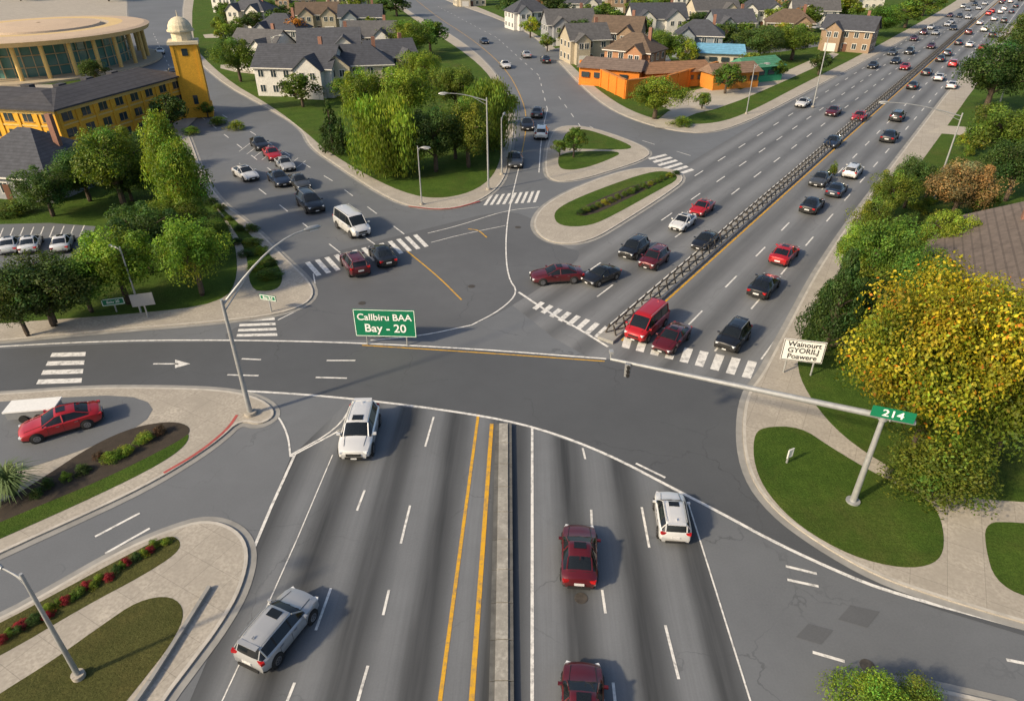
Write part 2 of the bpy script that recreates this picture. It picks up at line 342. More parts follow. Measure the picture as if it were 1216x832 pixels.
for o,kind in ((1.1,'y'),(4.7,'d'),(8.3,'d'),(11.9,'w'),(-1.1,'w'),(-4.7,'d'),(-8.3,'d'),(-11.9,'d')):
    s0={4.7:6,8.3:3,11.9:4,1.1:0,-1.1:2,-4.7:6,-8.3:10,-11.9:20}[o]
    if kind=='d': dash(NE(s0,o),NE(700,o),.16,3.2,6,world=True)
    else: ribbon(ym if kind=='y' else wm,[NE(s0,o),NE(700,o)],.22 if kind=='y' else .15,.016)
for a,b in (((480,278),(395,215)),((445,290),(325,205)),((404,300),(283,205)),((395,215),(250,128)),((325,205),(225,128)),((225,128),(182,40))): dash(a,b,.15,3,5)
for k in range(8):
    a=(300+k*9,168+k*3.3); line([a,(a[0]-16,a[1]+12)],.12,sm=0)
for k in range(9):
    a=(4+k*12,272-k*.4); wm.prism([(q[0],q[1]) for q in W([a,(a[0]+1.2,a[1]),(a[0]-4,a[1]+13),(a[0]-5.4,a[1]+13)])],.145,.145)
line([(616,200),(626,150),(622,120),(600,80),(560,46),(515,18),(470,-20)],.15,mb=ym,z=.018)
line([(640,205),(643,160),(650,130)],.15); dash((650,130),(640,90),.15,3,5); dash((640,90),(590,45),.15,3,5); dash((590,45),(520,8),.15,3,5)
dash((700,165),(660,110),.14,3,5); dash((820,185),(740,160),.14,3,5); dash((790,195),(700,150),.14,3,5)
wm.obj('lane_markings',[MT['white']]); ym.obj('yellow_lane_markings',[MT['yellow']])
mb=MB(); 
for pl in ([(1010,718),(1045,726),(1030,745),(995,735)],[(600,330),(640,318),(655,330),(612,346)],[(960,740),(990,748),(975,765),(945,756)]): mb.prism(W(pl),.0125,.0125)
mb.obj('asphalt_patch',[MT['junc']])
mb=MB()
for x,y in ((615,270),(560,340),(690,710),(430,360),(1030,790)):
    c=G(x,y); mb.prism([(c[0]+.36*math.cos(t*.524),c[1]+.36*math.sin(t*.524)) for t in range(12)],.0,.0255)
mb.obj('manhole_cover',[MT['rail']])
# ---------------------------------------------------------------- medians
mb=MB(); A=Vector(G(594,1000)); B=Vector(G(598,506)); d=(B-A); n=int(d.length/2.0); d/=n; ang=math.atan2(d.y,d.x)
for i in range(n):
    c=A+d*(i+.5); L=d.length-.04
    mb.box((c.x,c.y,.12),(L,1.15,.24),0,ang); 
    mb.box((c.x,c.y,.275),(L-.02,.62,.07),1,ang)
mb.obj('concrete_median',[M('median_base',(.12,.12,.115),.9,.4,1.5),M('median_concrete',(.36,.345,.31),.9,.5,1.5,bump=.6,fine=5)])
mb=MB()
def P3(s,o,z): 
    q=NE(s,o); return (q[0],q[1],z)
ang=math.atan2(VPd.y,VPd.x)
for i in range(60):
    ss=-1+i*10; c=P3(ss+5,0,.15); mb.box(c,(9.96,1.5,.3),1,ang)
for i in range(170):
    ss=i*1.8; 
    for o in (-.5,.5):
        mb.tube([P3(ss,o,.3),P3(ss,o*.35,1.25)],.075,5,0)
    if i%2==0: mb.tube([P3(ss,-.5,.3),P3(ss+1.8,.5,.35)],.05,4,0)
for i in range(32):
    for o,z in ((-.36,.75),(.36,.75),(0,1.25)):
        mb.tube([P3(i*10,o,z),P3(i*10+10,o,z)],.07,5,0)
mb.obj('median_guardrail',[MT['rail'],MT['gutter']])
# ---------------------------------------------------------------- trees
def crown_arrays(kind,nc,nl,ls,seed):
    r=np.random.default_rng(seed); C=[];Rr=[]
    while len(C)<nc:
        p=r.uniform(-1,1,3)
        if kind=='conifer':
            z=(p[2]+1)/2; z=z**1.2; rad=.5*(1-z)*.95+.03; a=r.uniform(0,6.28); q=rad*r.uniform(.55,1)
            C.append((q*math.cos(a),q*math.sin(a),.1+.88*z)); Rr.append(.10*(1-z)+.035); continue
        d=np.linalg.norm(p)
        if d>1 or d<.35: continue
        lump=1+.2*math.sin(3*math.atan2(p[1],p[0])+seed)+.14*math.sin(5*p[2]+seed*2)
        if kind=='poplar':
            z=.12+.86*(p[2]+1)/2; k=(.5 if z<.6 else .5*(1-z)/.4+.1); C.append((p[0]*k*.75,p[1]*k*.75,z)); Rr.append(r.uniform(.12,.2)*.8); continue
        if kind=='shrub':
            C.append((p[0]*.4*lump,p[1]*.4*lump,.12+.7*abs(p[2]))); Rr.append(r.uniform(.12,.2)); continue
        if kind=='willow':
            C.append((p[0]*.4*lump,p[1]*.4*lump,.55+.34*p[2])); Rr.append(r.uniform(.10,.17)); continue
        C.append((p[0]*.41*lump,p[1]*.41*lump,.58+.33*p[2]*(1 if p[2]>0 else .85))); Rr.append(r.uniform(.07,.16))
    C=np.array(C);Rr=np.array(Rr); idx=r.integers(0,nc,nl)
    dirs=r.normal(size=(nl,3)); dirs/=np.linalg.norm(dirs,axis=1)[:,None]
    dirs[:,2]=np.where(r.random(nl)<.35,np.abs(dirs[:,2]),dirs[:,2])
    pos=C[idx]+dirs*(Rr[idx]*r.uniform(.55,1.18,nl)**.8)[:,None]
    if kind=='willow':
        dr=r.random(nl)**1.5; low=pos[:,2]<.6; pos[:,2]-=np.where(low,dr*.35,dr*.08)
    pos[:,2]=np.maximum(pos[:,2],.02 if kind=='shrub' else .08)
    cb=r.uniform(.55,1.35,nc)
    nr=dirs*.8+r.normal(size=(nl,3))*.45+np.array([0,0,.25]); nr/=np.linalg.norm(nr,axis=1)[:,None]
    a=np.cross(nr,r.normal(size=(nl,3))); a/=np.linalg.norm(a,axis=1)[:,None]; b=np.cross(nr,a)
    sz=ls*r.uniform(.6,1.4,nl)[:,None]
    if kind=='willow': a=np.tile([0,0,1.0],(nl,1))*1.6+a*.3; 
    v=np.stack([pos-a*sz,pos-b*sz*.6,pos+a*sz,pos+b*sz*.6],1).reshape(-1,3)
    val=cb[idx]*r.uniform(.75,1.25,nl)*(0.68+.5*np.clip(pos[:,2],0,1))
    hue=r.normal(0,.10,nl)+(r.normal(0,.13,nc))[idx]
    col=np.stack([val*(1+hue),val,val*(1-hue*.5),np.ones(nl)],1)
    return v,col,pos,C
def tree_mesh(name,kind,nc,nl,ls,seed,tint=None):
    v,col,pos,C=crown_arrays(kind,nc,nl,ls,seed)
    if tint is not None: col[:,:3]*=tint(pos)
    mb=MB()
    top=.95 if kind in('conifer','poplar') else .62
    tr=.035 if kind!='shrub' else .012
    mb.tube([(0,0,-.02),(.004,.0,.04),(.008,.006,.25),(-.006,0,.45),(0,.01,top)],[tr*1.5,tr*1.1,tr*.9,tr*.65,tr*.2],8)
    for i in range(0,min(nc,26),1):
        c=C[i]; z0=max(.05,min(c[2]-.12,.5) if kind!='shrub' else .04); mb.tube([(0,0,z0),(c[0]*.45,c[1]*.45,z0+(c[2]-z0)*.6),tuple(c)],[tr*.45,tr*.3,tr*.1],5)
    nv=len(mb.v); nf=len(mb.f); n=len(col)
    V=np.concatenate([np.array(mb.v),v]); me=bpy.data.meshes.new(name)
    faces=mb.f+[(nv+4*i,nv+4*i+1,nv+4*i+2,nv+4*i+3) for i in range(n)]
    me.from_pydata(V.tolist(),[],faces); me.materials.append(MT['bark']); me.materials.append(MT['leaf'])
    me.polygons.foreach_set('material_index',[0]*nf+[1]*n)
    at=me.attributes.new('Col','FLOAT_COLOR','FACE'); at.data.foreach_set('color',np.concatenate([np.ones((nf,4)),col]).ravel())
    me.update(); return me
TM={}
for k,seeds in (('round',4),('poplar',1),('willow',2),('conifer',1),('shrub',2)):
    TM[k]=[tree_mesh(k+'_tree',k,70 if k!='conifer' else 130,16000,.0135,20+i*7+len(k)) for i in range(seeds)]
    TM[k+'_s']=[tree_mesh(k+'_tree_far',k,34 if k!='conifer' else 70,3200,.028,50+i*5+len(k)) for i in range(seeds)]
def tintY(pos):
    r=np.random.default_rng(3)
    f=np.clip((pos[:,2]-.62)*1.9-pos[:,0]*.9+.22+.42*np.sin(pos[:,0]*9+1)*np.sin(pos[:,2]*11)+.35*np.sin(pos[:,1]*10+pos[:,0]*6)+r.normal(0,.2,len(pos)),0,1)[:,None]
    g=np.array([.135,.185,.018]); y=np.array([.40,.345,.02]); o=np.array([.52,.20,.015])
    c=g*(1-f)+y*f; s=(r.random(len(pos))<.045*(f[:,0]>.3))[:,None]; return np.where(s,o,c)
TM['big']=[tree_mesh('autumn_tree','round',190,90000,.0082,5,tintY)]
NAMES={'round':'deciduous_tree','poplar':'poplar_tree','willow':'willow_tree','conifer':'pine_tree','shrub':'shrub','big':'autumn_tree'}
GR=dict(g=(.115,.18,.025),d=(.062,.108,.024),l=(.19,.265,.03),y=(.27,.28,.03),o=(.42,.19,.03),b=(.22,.18,.08))
def T(kind,xc,yb,yt,w,col='g',hmin=1.0):
    Y=G(608,yb)[1]; h=max(hgt(Y,yt),hmin); dm=depth(Y,h*.6)
    X=(xc-608)/F*dm; wid=w*dm/F*1.1
    key=kind if (w>=48 or kind=='big') else kind+'_s'
    me=random.choice(TM[key]); o=mkobj(NAMES[kind],me,(X,Y,.1),random.uniform(0,6.28) if kind!='big' else 0)
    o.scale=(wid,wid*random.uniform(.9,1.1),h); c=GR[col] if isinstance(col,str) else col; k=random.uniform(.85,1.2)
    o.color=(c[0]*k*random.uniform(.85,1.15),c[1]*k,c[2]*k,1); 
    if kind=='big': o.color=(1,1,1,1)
    return o
TL='''round 45 388 304 110 d|round 95 372 304 76 g|round 135 362 268 92 l|round 226 352 258 80 l|round 165 325 240 88 d|round 205 300 232 70 g
round 245 310 258 50 g|poplar 195 262 132 60 l|poplar 215 282 165 62 l|round 130 245 146 88 g|round 95 240 176 64 d|round 50 258 196 70 d|round 165 205 155 48 d
round 15 400 324 66 d|shrub 15 255 236 44 g|round 185 235 186 54 g|round 200 158 112 42 d|round 110 100 70 34 d|round 150 240 200 50 d
willow 455 208 106 92 l|conifer 391 182 118 34 d|round 515 205 125 70 d|round 555 200 112 64 g|willow 578 178 88 66 g|round 480 150 72 66 l|round 430 152 78 56 l
round 540 135 76 56 g|round 500 110 58 52 l|round 590 150 98 46 g|round 540 190 136 56 d|conifer 405 184 140 26 d
round 356 128 86 46 g|round 405 120 92 34 g|round 280 98 42 48 g|round 320 100 62 40 g|round 275 74 40 28 d|round 350 60 20 32 o|round 385 62 34 30 g|round 485 72 22 60 g|round 510 62 22 40 g
round 440 40 8 36 d|round 300 40 14 30 d|round 330 38 10 30 g|round 410 30 2 30 g|round 460 60 30 34 d|round 265 25 2 24 g|round 430 70 45 28 y|round 470 20 -8 40 d|round 365 90 60 28 g|round 500 96 80 26 o|round 455 95 70 34 d
shrub 260 148 138 22 g|shrub 280 154 143 22 l|round 665 186 166 20 g|round 682 188 150 26 g|round 245 140 122 20 g|shrub 225 160 150 20 l
round 780 142 90 68 l|round 864 112 74 38 g|round 790 78 34 54 g|round 815 82 48 36 l|round 905 74 30 58 d|round 945 72 26 50 g|round 850 55 28 36 g|round 720 38 4 44 g|round 660 30 -6 42 d|round 608 24 -6 36 d|round 685 72 46 24 g
round 760 25 -4 38 g|round 1005 30 -6 42 l|round 1045 44 6 48 g|round 1080 34 -2 46 g|round 960 40 6 38 g|round 880 30 -2 38 d|round 1100 20 -10 38 g|round 630 45 20 24 y|round 745 62 40 22 g|round 975 90 62 28 d|round 925 96 72 24 g|round 650 62 40 20 g|round 1020 56 26 32 l|round 835 130 110 22 g|shrub 810 150 138 26 l|round 890 92 62 34 g|round 830 40 14 30 d|round 925 36 8 36 l
round 1188 132 44 88 d|round 1195 205 116 88 g|round 1150 182 156 30 y|round 1212 240 158 64 d|round 1230 90 10 80 d|round 1060 262 200 50 g|round 1085 248 184 50 d|round 1038 300 232 54 g|round 1105 238 200 40 l
round 1145 262 188 78 b|round 1060 362 258 90 g|round 1020 340 266 58 l|round 1128 320 246 62 l|conifer 1000 418 296 70 d|round 1095 400 298 84 g|round 1140 405 332 70 l|round 1040 405 330 60 d|shrub 1075 432 375 74 g|round 1165 262 215 44 g
big 1132 552 322 206|round 1215 540 420 90 d|shrub 1130 580 500 120 g|round 1190 500 360 80 g|shrub 1085 575 545 50 g
shrub 1045 850 808 90 l|shrub 1100 850 818 70 g|shrub 990 210 190 12 g'''
for e in TL.replace('\n','|').split('|'):
    q=e.split(); T(q[0],float(q[1]),float(q[2]),float(q[3]),float(q[4]),q[5] if len(q)>5 else 'g')
def bush(x,y,r,h,col,name='shrub'):
    X,Y=G(x,y); o=mkobj(name,random.choice(TM['shrub_s']),(X,Y,.12),random.uniform(0,6)); o.scale=(r*2,r*2,h); o.color=(*col,1)
for x,y in ((60,580),(80,572),(100,562),(135,548),(150,540),(172,525),(45,590),(192,516),(120,545)): bush(x,y,random.uniform(.4,.8),random.uniform(.5,.9),random.choice((GR['g'],GR['l'],GR['d'],(.12,.07,.04))))
for i in range(24): bush(5+i*8.3+random.uniform(-3,3),762-i*5.0+random.uniform(-3,3),random.uniform(.25,.42),random.uniform(.35,.6),(.36,.03,.04) if i%3==0 else GR[random.choice('gdl')],'flower_shrub' if i%3==0 else 'shrub')
for x,y in ((252,243),(262,250),(272,262),(285,275),(300,290),(312,303),(322,315),(318,330),(305,320),(292,305),(280,290),(300,275),(325,330),(260,262)): bush(x,y,random.uniform(.7,1.3),random.uniform(.6,1.2),random.choice((GR['g'],GR['d'],GR['l'])))
for i in range(16): bush(688+i*7.6,256-i*3.2,random.uniform(.5,.8),random.uniform(.6,1),random.choice((GR['g'],GR['y'],GR['d'])))
for i in range(24): bush(972+i*8+random.uniform(-3,3),395-i*9.5,random.uniform(.8,1.5),random.uniform(1,2.2),random.choice((GR['g'],GR['l'],GR['d'])))
def clump(x,y,h):
    mb=MB(); r=random.Random(5)
    for i in range(260):
        a=r.uniform(0,6.28); L=h*r.uniform(.7,1.15); e=r.uniform(.25,1.25); w=.05
        dx,dy=math.cos(a),math.sin(a); P0=[(0.1*dx,.1*dy,0),(dx*L*.35*e,dy*L*.35*e,L*.65),(dx*L*.75*e,dy*L*.75*e,L*(.95-.45*e))]
        vs=[]
        for k,p in enumerate(P0):
            ww=w*(1,.9,.1)[k]; vs+=[(p[0]-dy*ww,p[1]+dx*ww,p[2]),(p[0]+dy*ww,p[1]-dx*ww,p[2])]
        mb.add(vs,[(0,1,3,2),(2,3,5,4)])
    X,Y=G(x,y); mb.obj('fountain_grass_plant',[M('blade_green',(.13,.19,.06),.7,.4,6)],(X,Y,.12))
clump(18,590,2.6); clump(-22,600,2.2)
# ---------------------------------------------------------------- cars
def car_mesh(kind):
    if kind=='sedan': S=[(2.36,.66,.32,.58,.60,.62,.45),(2.28,.82,.24,.66,.78,.71,.6),(2.0,.89,.2,.74,.84,.80,.66),(1.5,.92,.2,.83,.85,.90,.66),(.98,.93,.2,.92,.86,.98,.70),(.18,.93,.2,.94,.84,1.39,.60),(-.12,.93,.2,.95,.84,1.43,.60),(-.2,.93,.2,.95,.84,1.43,.60),(-1.0,.93,.2,.96,.84,1.38,.58),(-1.68,.92,.2,.98,.82,1.05,.64),(-2.1,.90,.22,.95,.80,1.02,.62),(-2.3,.84,.26,.86,.76,.95,.58),(-2.38,.72,.34,.66,.66,.72,.5)]; cab=(4,5,6,7,8,9); wx=(1.42,-1.4); r=.34
    elif kind=='suv': S=[(2.36,.70,.36,.74,.64,.78,.48),(2.28,.84,.3,.86,.80,.92,.6),(1.95,.92,.26,.96,.86,1.02,.68),(1.5,.95,.26,1.0,.88,1.07,.7),(1.1,.96,.26,1.04,.88,1.12,.72),(.42,.96,.26,1.06,.86,1.62,.64),(.05,.96,.26,1.07,.86,1.66,.64),(-.05,.96,.26,1.07,.86,1.66,.64),(-1.1,.96,.26,1.09,.86,1.65,.63),(-1.2,.96,.26,1.09,.86,1.65,.63),(-1.98,.95,.27,1.10,.84,1.58,.60),(-2.25,.90,.3,1.08,.80,1.13,.62),(-2.38,.82,.36,.8,.74,.86,.6)]; cab=(4,5,6,7,8,9,10,11); wx=(1.45,-1.42); r=.38
    else: S=[(2.62,.74,.36,.8,.68,.86,.5),(2.52,.88,.3,.95,.82,1.0,.64),(2.25,.96,.26,1.05,.88,1.12,.7),(1.9,.98,.26,1.15,.90,1.25,.74),(1.15,.99,.26,1.2,.92,1.98,.74),(.6,1.0,.26,1.22,.92,2.08,.76),(.5,1.0,.26,1.22,.92,2.08,.76),(-.8,1.0,.26,1.22,.92,2.1,.76),(-.9,1.0,.26,1.22,.92,2.1,.76),(-2.35,.99,.27,1.22,.91,2.06,.74),(-2.58,.96,.3,1.2,.88,1.3,.76),(-2.64,.88,.36,.9,.82,.96,.7)]; cab=(3,4,5,6,7,8,9,10); wx=(1.7,-1.6); r=.38
    mb=MB(); rings=[]
    cb=set(cab[1:-1])
    for i,(x,w,z0,zb,wb,zt,wt) in enumerate(S):
        iscab=i in cb
        zl=zt-.07 if iscab else zb+(zt-zb)*.5
        half=[(w*.95,z0),(w,z0+.14),(w*1.0,(z0+zb)/2+.08),(w*.985,zb-.06),(wb,zb),(wt,zl),(wt*.86,zt-.012),(wt*.45,zt),(0,zt+.015)]
        cx=lambda y: -.10*(y/.9)**2*(1 if x>1.9 else -1 if x<-1.9 else 0)
        ring=[(x+cx(y),y,z) for y,z in half]+[(x+cx(y),-y,z) for y,z in half[-2::-1]]
        rings.append(ring)
    n=len(rings[0]); vs=[v for rg in rings for v in rg]
    for i in range(len(S)-1):
        seg=(i in cab and (i+1) in cab)
        for j in range(n-1):
            jj=j if j<8 else n-2-j
            mi=0
            if seg:
                first=(i==cab[0]); last=(i+1==cab[-1]); pil=abs(S[i][0]-S[i+1][0])<.15
                if jj==4: mi=1 if not pil else 4
                if (first or last) and jj>=5: mi=1
            if jj==0: mi=4
            f=(i*n+j,i*n+j+1,(i+1)*n+j+1,(i+1)*n+j)
            mb.add([vs[k] for k in f],[(0,1,2,3)],mi)
        mb.add([vs[i*n],vs[i*n+n-1],vs[(i+1)*n+n-1],vs[(i+1)*n]],[(0,1,2,3)],4)
    mb.add(rings[0],[tuple(range(n))[::-1]],0); mb.add(rings[-1],[tuple(range(n))],0)
    for sgn in(1,-1):
        for a,b in ((cab[0],cab[1]),(cab[-2],cab[-1])):
            k=5 if sgn==1 else n-1-5; pa,pb=Vector(rings[a][k]),Vector(rings[b][k])
            mb.tube([pa,pb],.04,5,0)
        k=4 if sgn==1 else n-1-4; k2=5 if sgn==1 else n-1-5
        q=cab[-3] if kind=='sedan' else cab[-2]
        mb.tube([rings[q][k],rings[q][k2]],.045,5,0)
        for xx in ((S[cab[1]][0]+.55),-.15,-1.05): mb.box((xx,sgn*(S[5][1]+.002),.66),(.015,.01,.55),4)
        for xx in (.15,-.9): mb.box((xx,sgn*(S[5][1]+.01),S[5][3]-.14),(.2,.03,.035),5)
        xm=S[cab[0]][0]-.22; mb.box((xm,sgn*(S[4][1]+.08),S[4][3]+.07),(.14,.2,.12),0)
        x0=S[1][0]; zf=S[1][3]; mb.box((x0-.10,sgn*(S[1][1]-.20),zf-.07),(.24,.34,.13),2,rz=-sgn*.35)
        xr=S[-2][0]; zr=S[-2][3]; mb.box((xr+.05,sgn*(S[-2][1]-.16),zr-.08),(.2,.3,.16),3,rz=sgn*.3)
        ha,hb=S[2],S[cab[0]]; mb.tube([(ha[0],sgn*.55,ha[5]+.004),(hb[0]-.02,sgn*.62,hb[5]+.004)],.012,4,4)
        for w in wx:
            yo=S[5][1]+.012; 
            mb.tube([(w,sgn*(yo-.06),r),(w,sgn*(yo-.004),r)],r+.065,20,4)
            mb.tube([(w,sgn*(yo-.2),r),(w,sgn*(yo+.015),r),(w,sgn*(yo+.03),r)],[r,r,r*.93],20,4)
            mb.tube([(w,sgn*(yo),r),(w,sgn*(yo+.036),r)],r*.62,14,5)
            for t in range(5):
                aa=t*1.257; mb.box((w+math.cos(aa)*r*.33,sgn*(yo+.04),r+math.sin(aa)*r*.33),(.05,.012,.05),4)
        if kind!='sedan': mb.tube([(S[cab[1]][0]-.15,sgn*S[6][6]*.95,S[6][5]+.05),(S[cab[-2]][0]+.15,sgn*S[6][6]*.95,S[6][5]+.03)],.022,5,6)
    xf=S[0][0]; mb.box((xf-.02,0,S[0][3]-.09),(.08,.85,.15),4); mb.box((xf+.0,0,S[0][2]+.08),(.07,1.0,.12),4); mb.box((xf+.03,0,.42),(.02,.34,.11),7)
    xb=S[-1][0]; mb.box((xb-.0,0,S[-1][3]-.04),(.04,.5,.15),7); mb.box((xb+.01,0,S[-1][2]+.03),(.08,1.15,.14),4)
    mb.box((S[-4][0]+.45 if kind=='sedan' else S[-3][0]+.35,0,S[6][5]+.045),(.2,.03,.07),0)
    c0=S[cab[0]]; mb.box((c0[0]-.06,.25,c0[5]+.04),(.05,.55,.015),4,rz=.15); mb.box((c0[0]-.06,-.3,c0[5]+.04),(.05,.5,.015),4,rz=.15)
    if kind=='sedan': mb.box((-.2,0,S[6][5]+.016),(.5,.62,.012),1); mb.box((S[-3][0]+.28,0,S[-3][5]+.022),(.012,1.15,.01),4)
    if kind=='suv': mb.box((-.0,0,S[6][5]+.018),(.5,.62,.012),1); mb.box((S[10][0]-.02,0,S[10][5]+.03),(.28,1.05,.03),0)
    me=bpy.data.meshes.new(kind+'_body'); me.from_pydata(mb.v,[],mb.f); me.polygons.foreach_set('material_index',mb.m)
    for m in ('paint','cglass','hlight','tlight','black','rim','steel','plate'): me.materials.append(MT[m])
    import bmesh
    bm=bmesh.new(); bm.from_mesh(me); bmesh.ops.remove_doubles(bm,verts=bm.verts,dist=.0005); bmesh.ops.recalc_face_normals(bm,faces=bm.faces); bm.to_mesh(me); bm.free()
    me.polygons.foreach_set('use_smooth',[True]*len(me.polygons)); me.set_sharp_from_angle(angle=math.radians(35)); me.update(); return me
CM={k:car_mesh(k) for k in('sedan','suv','van')}
CC=dict(k=(.012,.013,.016),w=(.74,.74,.73),s=(.42,.43,.44),r=(.46,.012,.016),m=(.11,.008,.012),g=(.07,.075,.08),b=(.02,.032,.06))
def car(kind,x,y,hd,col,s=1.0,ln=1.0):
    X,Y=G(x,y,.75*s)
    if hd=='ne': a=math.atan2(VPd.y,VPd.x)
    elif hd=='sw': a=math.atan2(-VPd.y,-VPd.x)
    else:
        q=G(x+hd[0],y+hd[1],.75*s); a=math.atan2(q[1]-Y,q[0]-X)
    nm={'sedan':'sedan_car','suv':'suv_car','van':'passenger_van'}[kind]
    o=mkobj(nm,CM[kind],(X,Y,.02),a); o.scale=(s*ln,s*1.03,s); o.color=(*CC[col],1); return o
car('suv',427,510,(-8,30),'w',1.14,.96); car('suv',330,743,(28,-33),'s',1.04,.88); car('sedan',688,655,(0,-30),'m',1.03,.87); car('sedan',692,834,(0,-30),'m',1.0,.88); car('suv',798,611,(-5,-30),'w',.94,.82)
o=car('sedan',72,499,(-50,14),'r',1.08); o.location.z=.15
car('van',768,384,'sw','r',1.02); car('sedan',798,399,'sw','m',1.0); car('suv',871,398,'sw','k',1.0,.9)
car('sedan',661,324,(-30,2),'m',1.12); car('sedan',714,325,(-20,8),'k',1.0,.9); car('suv',753,294,'sw','k',1.02,.9); car('suv',777,306,'sw','m',1.0,.9); car('sedan',811,262,'sw','w',1.02,.95); car('sedan',834,245,'sw','r',1.02,.95); car('sedan',838,284,'sw','k',1.0,.95)
car('sedan',908,336,'ne','k',1.08); car('sedan',932,299,'ne','r',1.1); car('sedan',965,241,'ne','k',1.1); car('sedan',975,211,'sw','g',1.1); car('suv',1013,202,'ne','w',1.05); car('sedan',994,223,'ne','b',1.05)
car('sedan',1057,160,'ne','k',1.2); car('sedan',989,167,'sw','b',1.1); car('sedan',1021,137,'sw','r',1.1); car('suv',1066,137,'ne','k',1.1); car('sedan',990,131,'sw','m',1.1); car('sedan',954,121,'sw','w',1.1)
car('van',418,266,(20,14),'w',1.15); car('suv',421,311,(-12,-16),'m',1.1,.95); car('sedan',454,300,(-12,-16),'k',1.08); car('suv',368,239,(14,13),'k',1.2); car('sedan',355,214,(14,13),'g',1.1); car('sedan',331,210,(14,13),'b',1.15); car('sedan',291,204,(18,10),'w',1.15); car('sedan',338,193,(14,13),'s',1.1); car('sedan',323,181,(14,13),'r',1.1); car('sedan',308,169,(14,13),'k',1.15)
car('sedan',626,146,(2,14),'k',1.2); car('suv',643,156,(2,-14),'w',1.2); car('sedan',612,188,(0,14),'g',1.2); car('sedan',638,132,(3,-14),'g',1.2); car('sedan',600,76,(14,14),'w',1.2); car('sedan',648,70,(-8,-10),'k',1.2); car('sedan',575,48,(14,10),'b',1.2); car('sedan',625,64,(-8,-8),'s',1.2)
car('sedan',190,60,(6,14),'w',1.1); car('sedan',205,84,(-10,-14),'k',1.1)
rr=random.Random(9)
def mkcar(s,o,dirn):
    q=NE(s,o); k='sedan' if rr.random()<.65 else 'suv'
    ob=mkobj(k+'_car',CM[k],(q[0],q[1],.02),math.atan2(VPd.y,VPd.x)+(0 if dirn>0 else math.pi)); ob.scale=(1.1,1.1,1.1); ob.color=(*CC[rr.choice('kkwsrgmbww')],1)
for o in (-10,-6.5,-2.9,2.9,6.5,10.1):
    s=(150 if o<0 else 128)+rr.uniform(0,25)
    while s<430: mkcar(s,o+rr.uniform(-.2,.2),o); s+=rr.uniform(11,58)
for x,y in ((12,289),(36,288),(74,287)): 
    o=car('sedan',x,y,(5,-13),rr.choice('ksw'),1.0); o.location.z=.15
X,Y=G(40,484,.9); mb=MB()
mb.box((0,0,1.0),(3.4,1.5,.10),0); mb.box((0,0,.62),(3.2,1.35,.55),1); 
for sx in(-.5,.5):
    for sy in(-1,1): mb.tube([(sx,sy*.62,.32),(sx,sy*.8,.32)],.32,14,2)
mb.tube([(1.7,0,.5),(2.7,0,.45)],.05,6,3)
mb.obj('utility_trailer',[MT['swhite'],MT['sback'],MT['black'],MT['steel']],(X,Y,.14),.15)
# ---------------------------------------------------------------- signs, lamps
def text(parent,s,size,loc,mat,rx=90,sx=1):
    c=bpy.data.curves.new('lettering','FONT'); c.body=s; c.size=size; c.align_x='CENTER'; c.align_y='CENTER'; c.extrude=.006; c.offset=size*.012
    o=bpy.data.objects.new('lettering',c); sc.collection.objects.link(o); o.parent=parent; o.location=loc; o.rotation_euler=(math.radians(rx),0,0); o.scale=(sx,1,1); c.materials.append(mat); return o
def empty(name,loc,rz=0):
    e=bpy.data.objects.new(name,None); sc.collection.objects.link(e); e.location=loc; e.rotation_euler=(0,0,rz); e.empty_display_size=.1; return e
def board(name,xb,yb,w,h,zc,face,rim,lines,tm,posts=2,yaw=0):
    X,Y=G(xb,yb); e=empty(name,(X,Y,.02),yaw)
    mb=MB(); mb.box((0,.0,zc),(w,.05,h),0); t=.06
    for a,b in (((0,-.03,zc+h/2-t),(w-.1,.012,.05)),((0,-.03,zc-h/2+t),(w-.1,.012,.05)),((-w/2+t,-.03,zc),(.05,.012,h-.17)),((w/2-t,-.03,zc),(.05,.012,h-.17))): mb.box(a,b,1)
    mb.box((0,.035,zc),(w-.01,.02,h-.01),2)
    mb.obj('panel',[face,rim,MT['sback']],parent=e)
    mb=MB()
    for k in ((-.33,.33) if posts==2 else (0,)): mb.tube([(k*w,.1,0),(k*w,.1,zc+h/2-.1)],.07,8)
    mb.obj('posts',[MT['steel']],parent=e)
    for s,sz,dx,dz in lines: text(e,s,sz,(dx,-.045,zc+dz),tm)
    return e
board('highway_sign',460,410,5.2,2.6,2.15,MT['sgreen'],MT['text'],[('Callbiru BAA',.86,0,.55),('Bay - 20',1.08,0,-.5)],MT['text'],yaw=-.05)
board('roadside_sign',946,446,3.1,1.9,2.3,MT['swhite'],MT['tdark'],[('Wainourt',.62,0,.55),('GYORILJ',.62,0,0),('Poawere',.62,0,-.55)],MT['tdark'],posts=2,yaw=-.22)
board('street_name_sign',322,372,1.7,.55,1.6,MT['sgreen'],MT['text'],[('Bay Rd',.36,0,0)],MT['text'],posts=1,yaw=-.3)
board('street_name_sign',139,372,1.9,.7,1.2,MT['sgreen'],MT['text'],[('Baiu 20',.36,0,0)],MT['text'],posts=1,yaw=.3)
board('traffic_sign',176,378,1.9,1.2,1.9,MT['sback'],MT['sback'],[],MT['text'],posts=1,yaw=.3)
board('small_notice_sign',935,552,.5,.7,1.0,MT['swhite'],MT['swhite'],[],MT['tdark'],posts=1,yaw=.5)
bX,bY=G(1012,597); zt=6.6; e=empty('traffic_signal_mast',(bX,bY,.12))
tX,tY=G(725,428,zt); q0=Vector((0,0,zt)); q1=Vector((tX-bX,tY-bY,zt)); ad=(q1-q0).normalized()
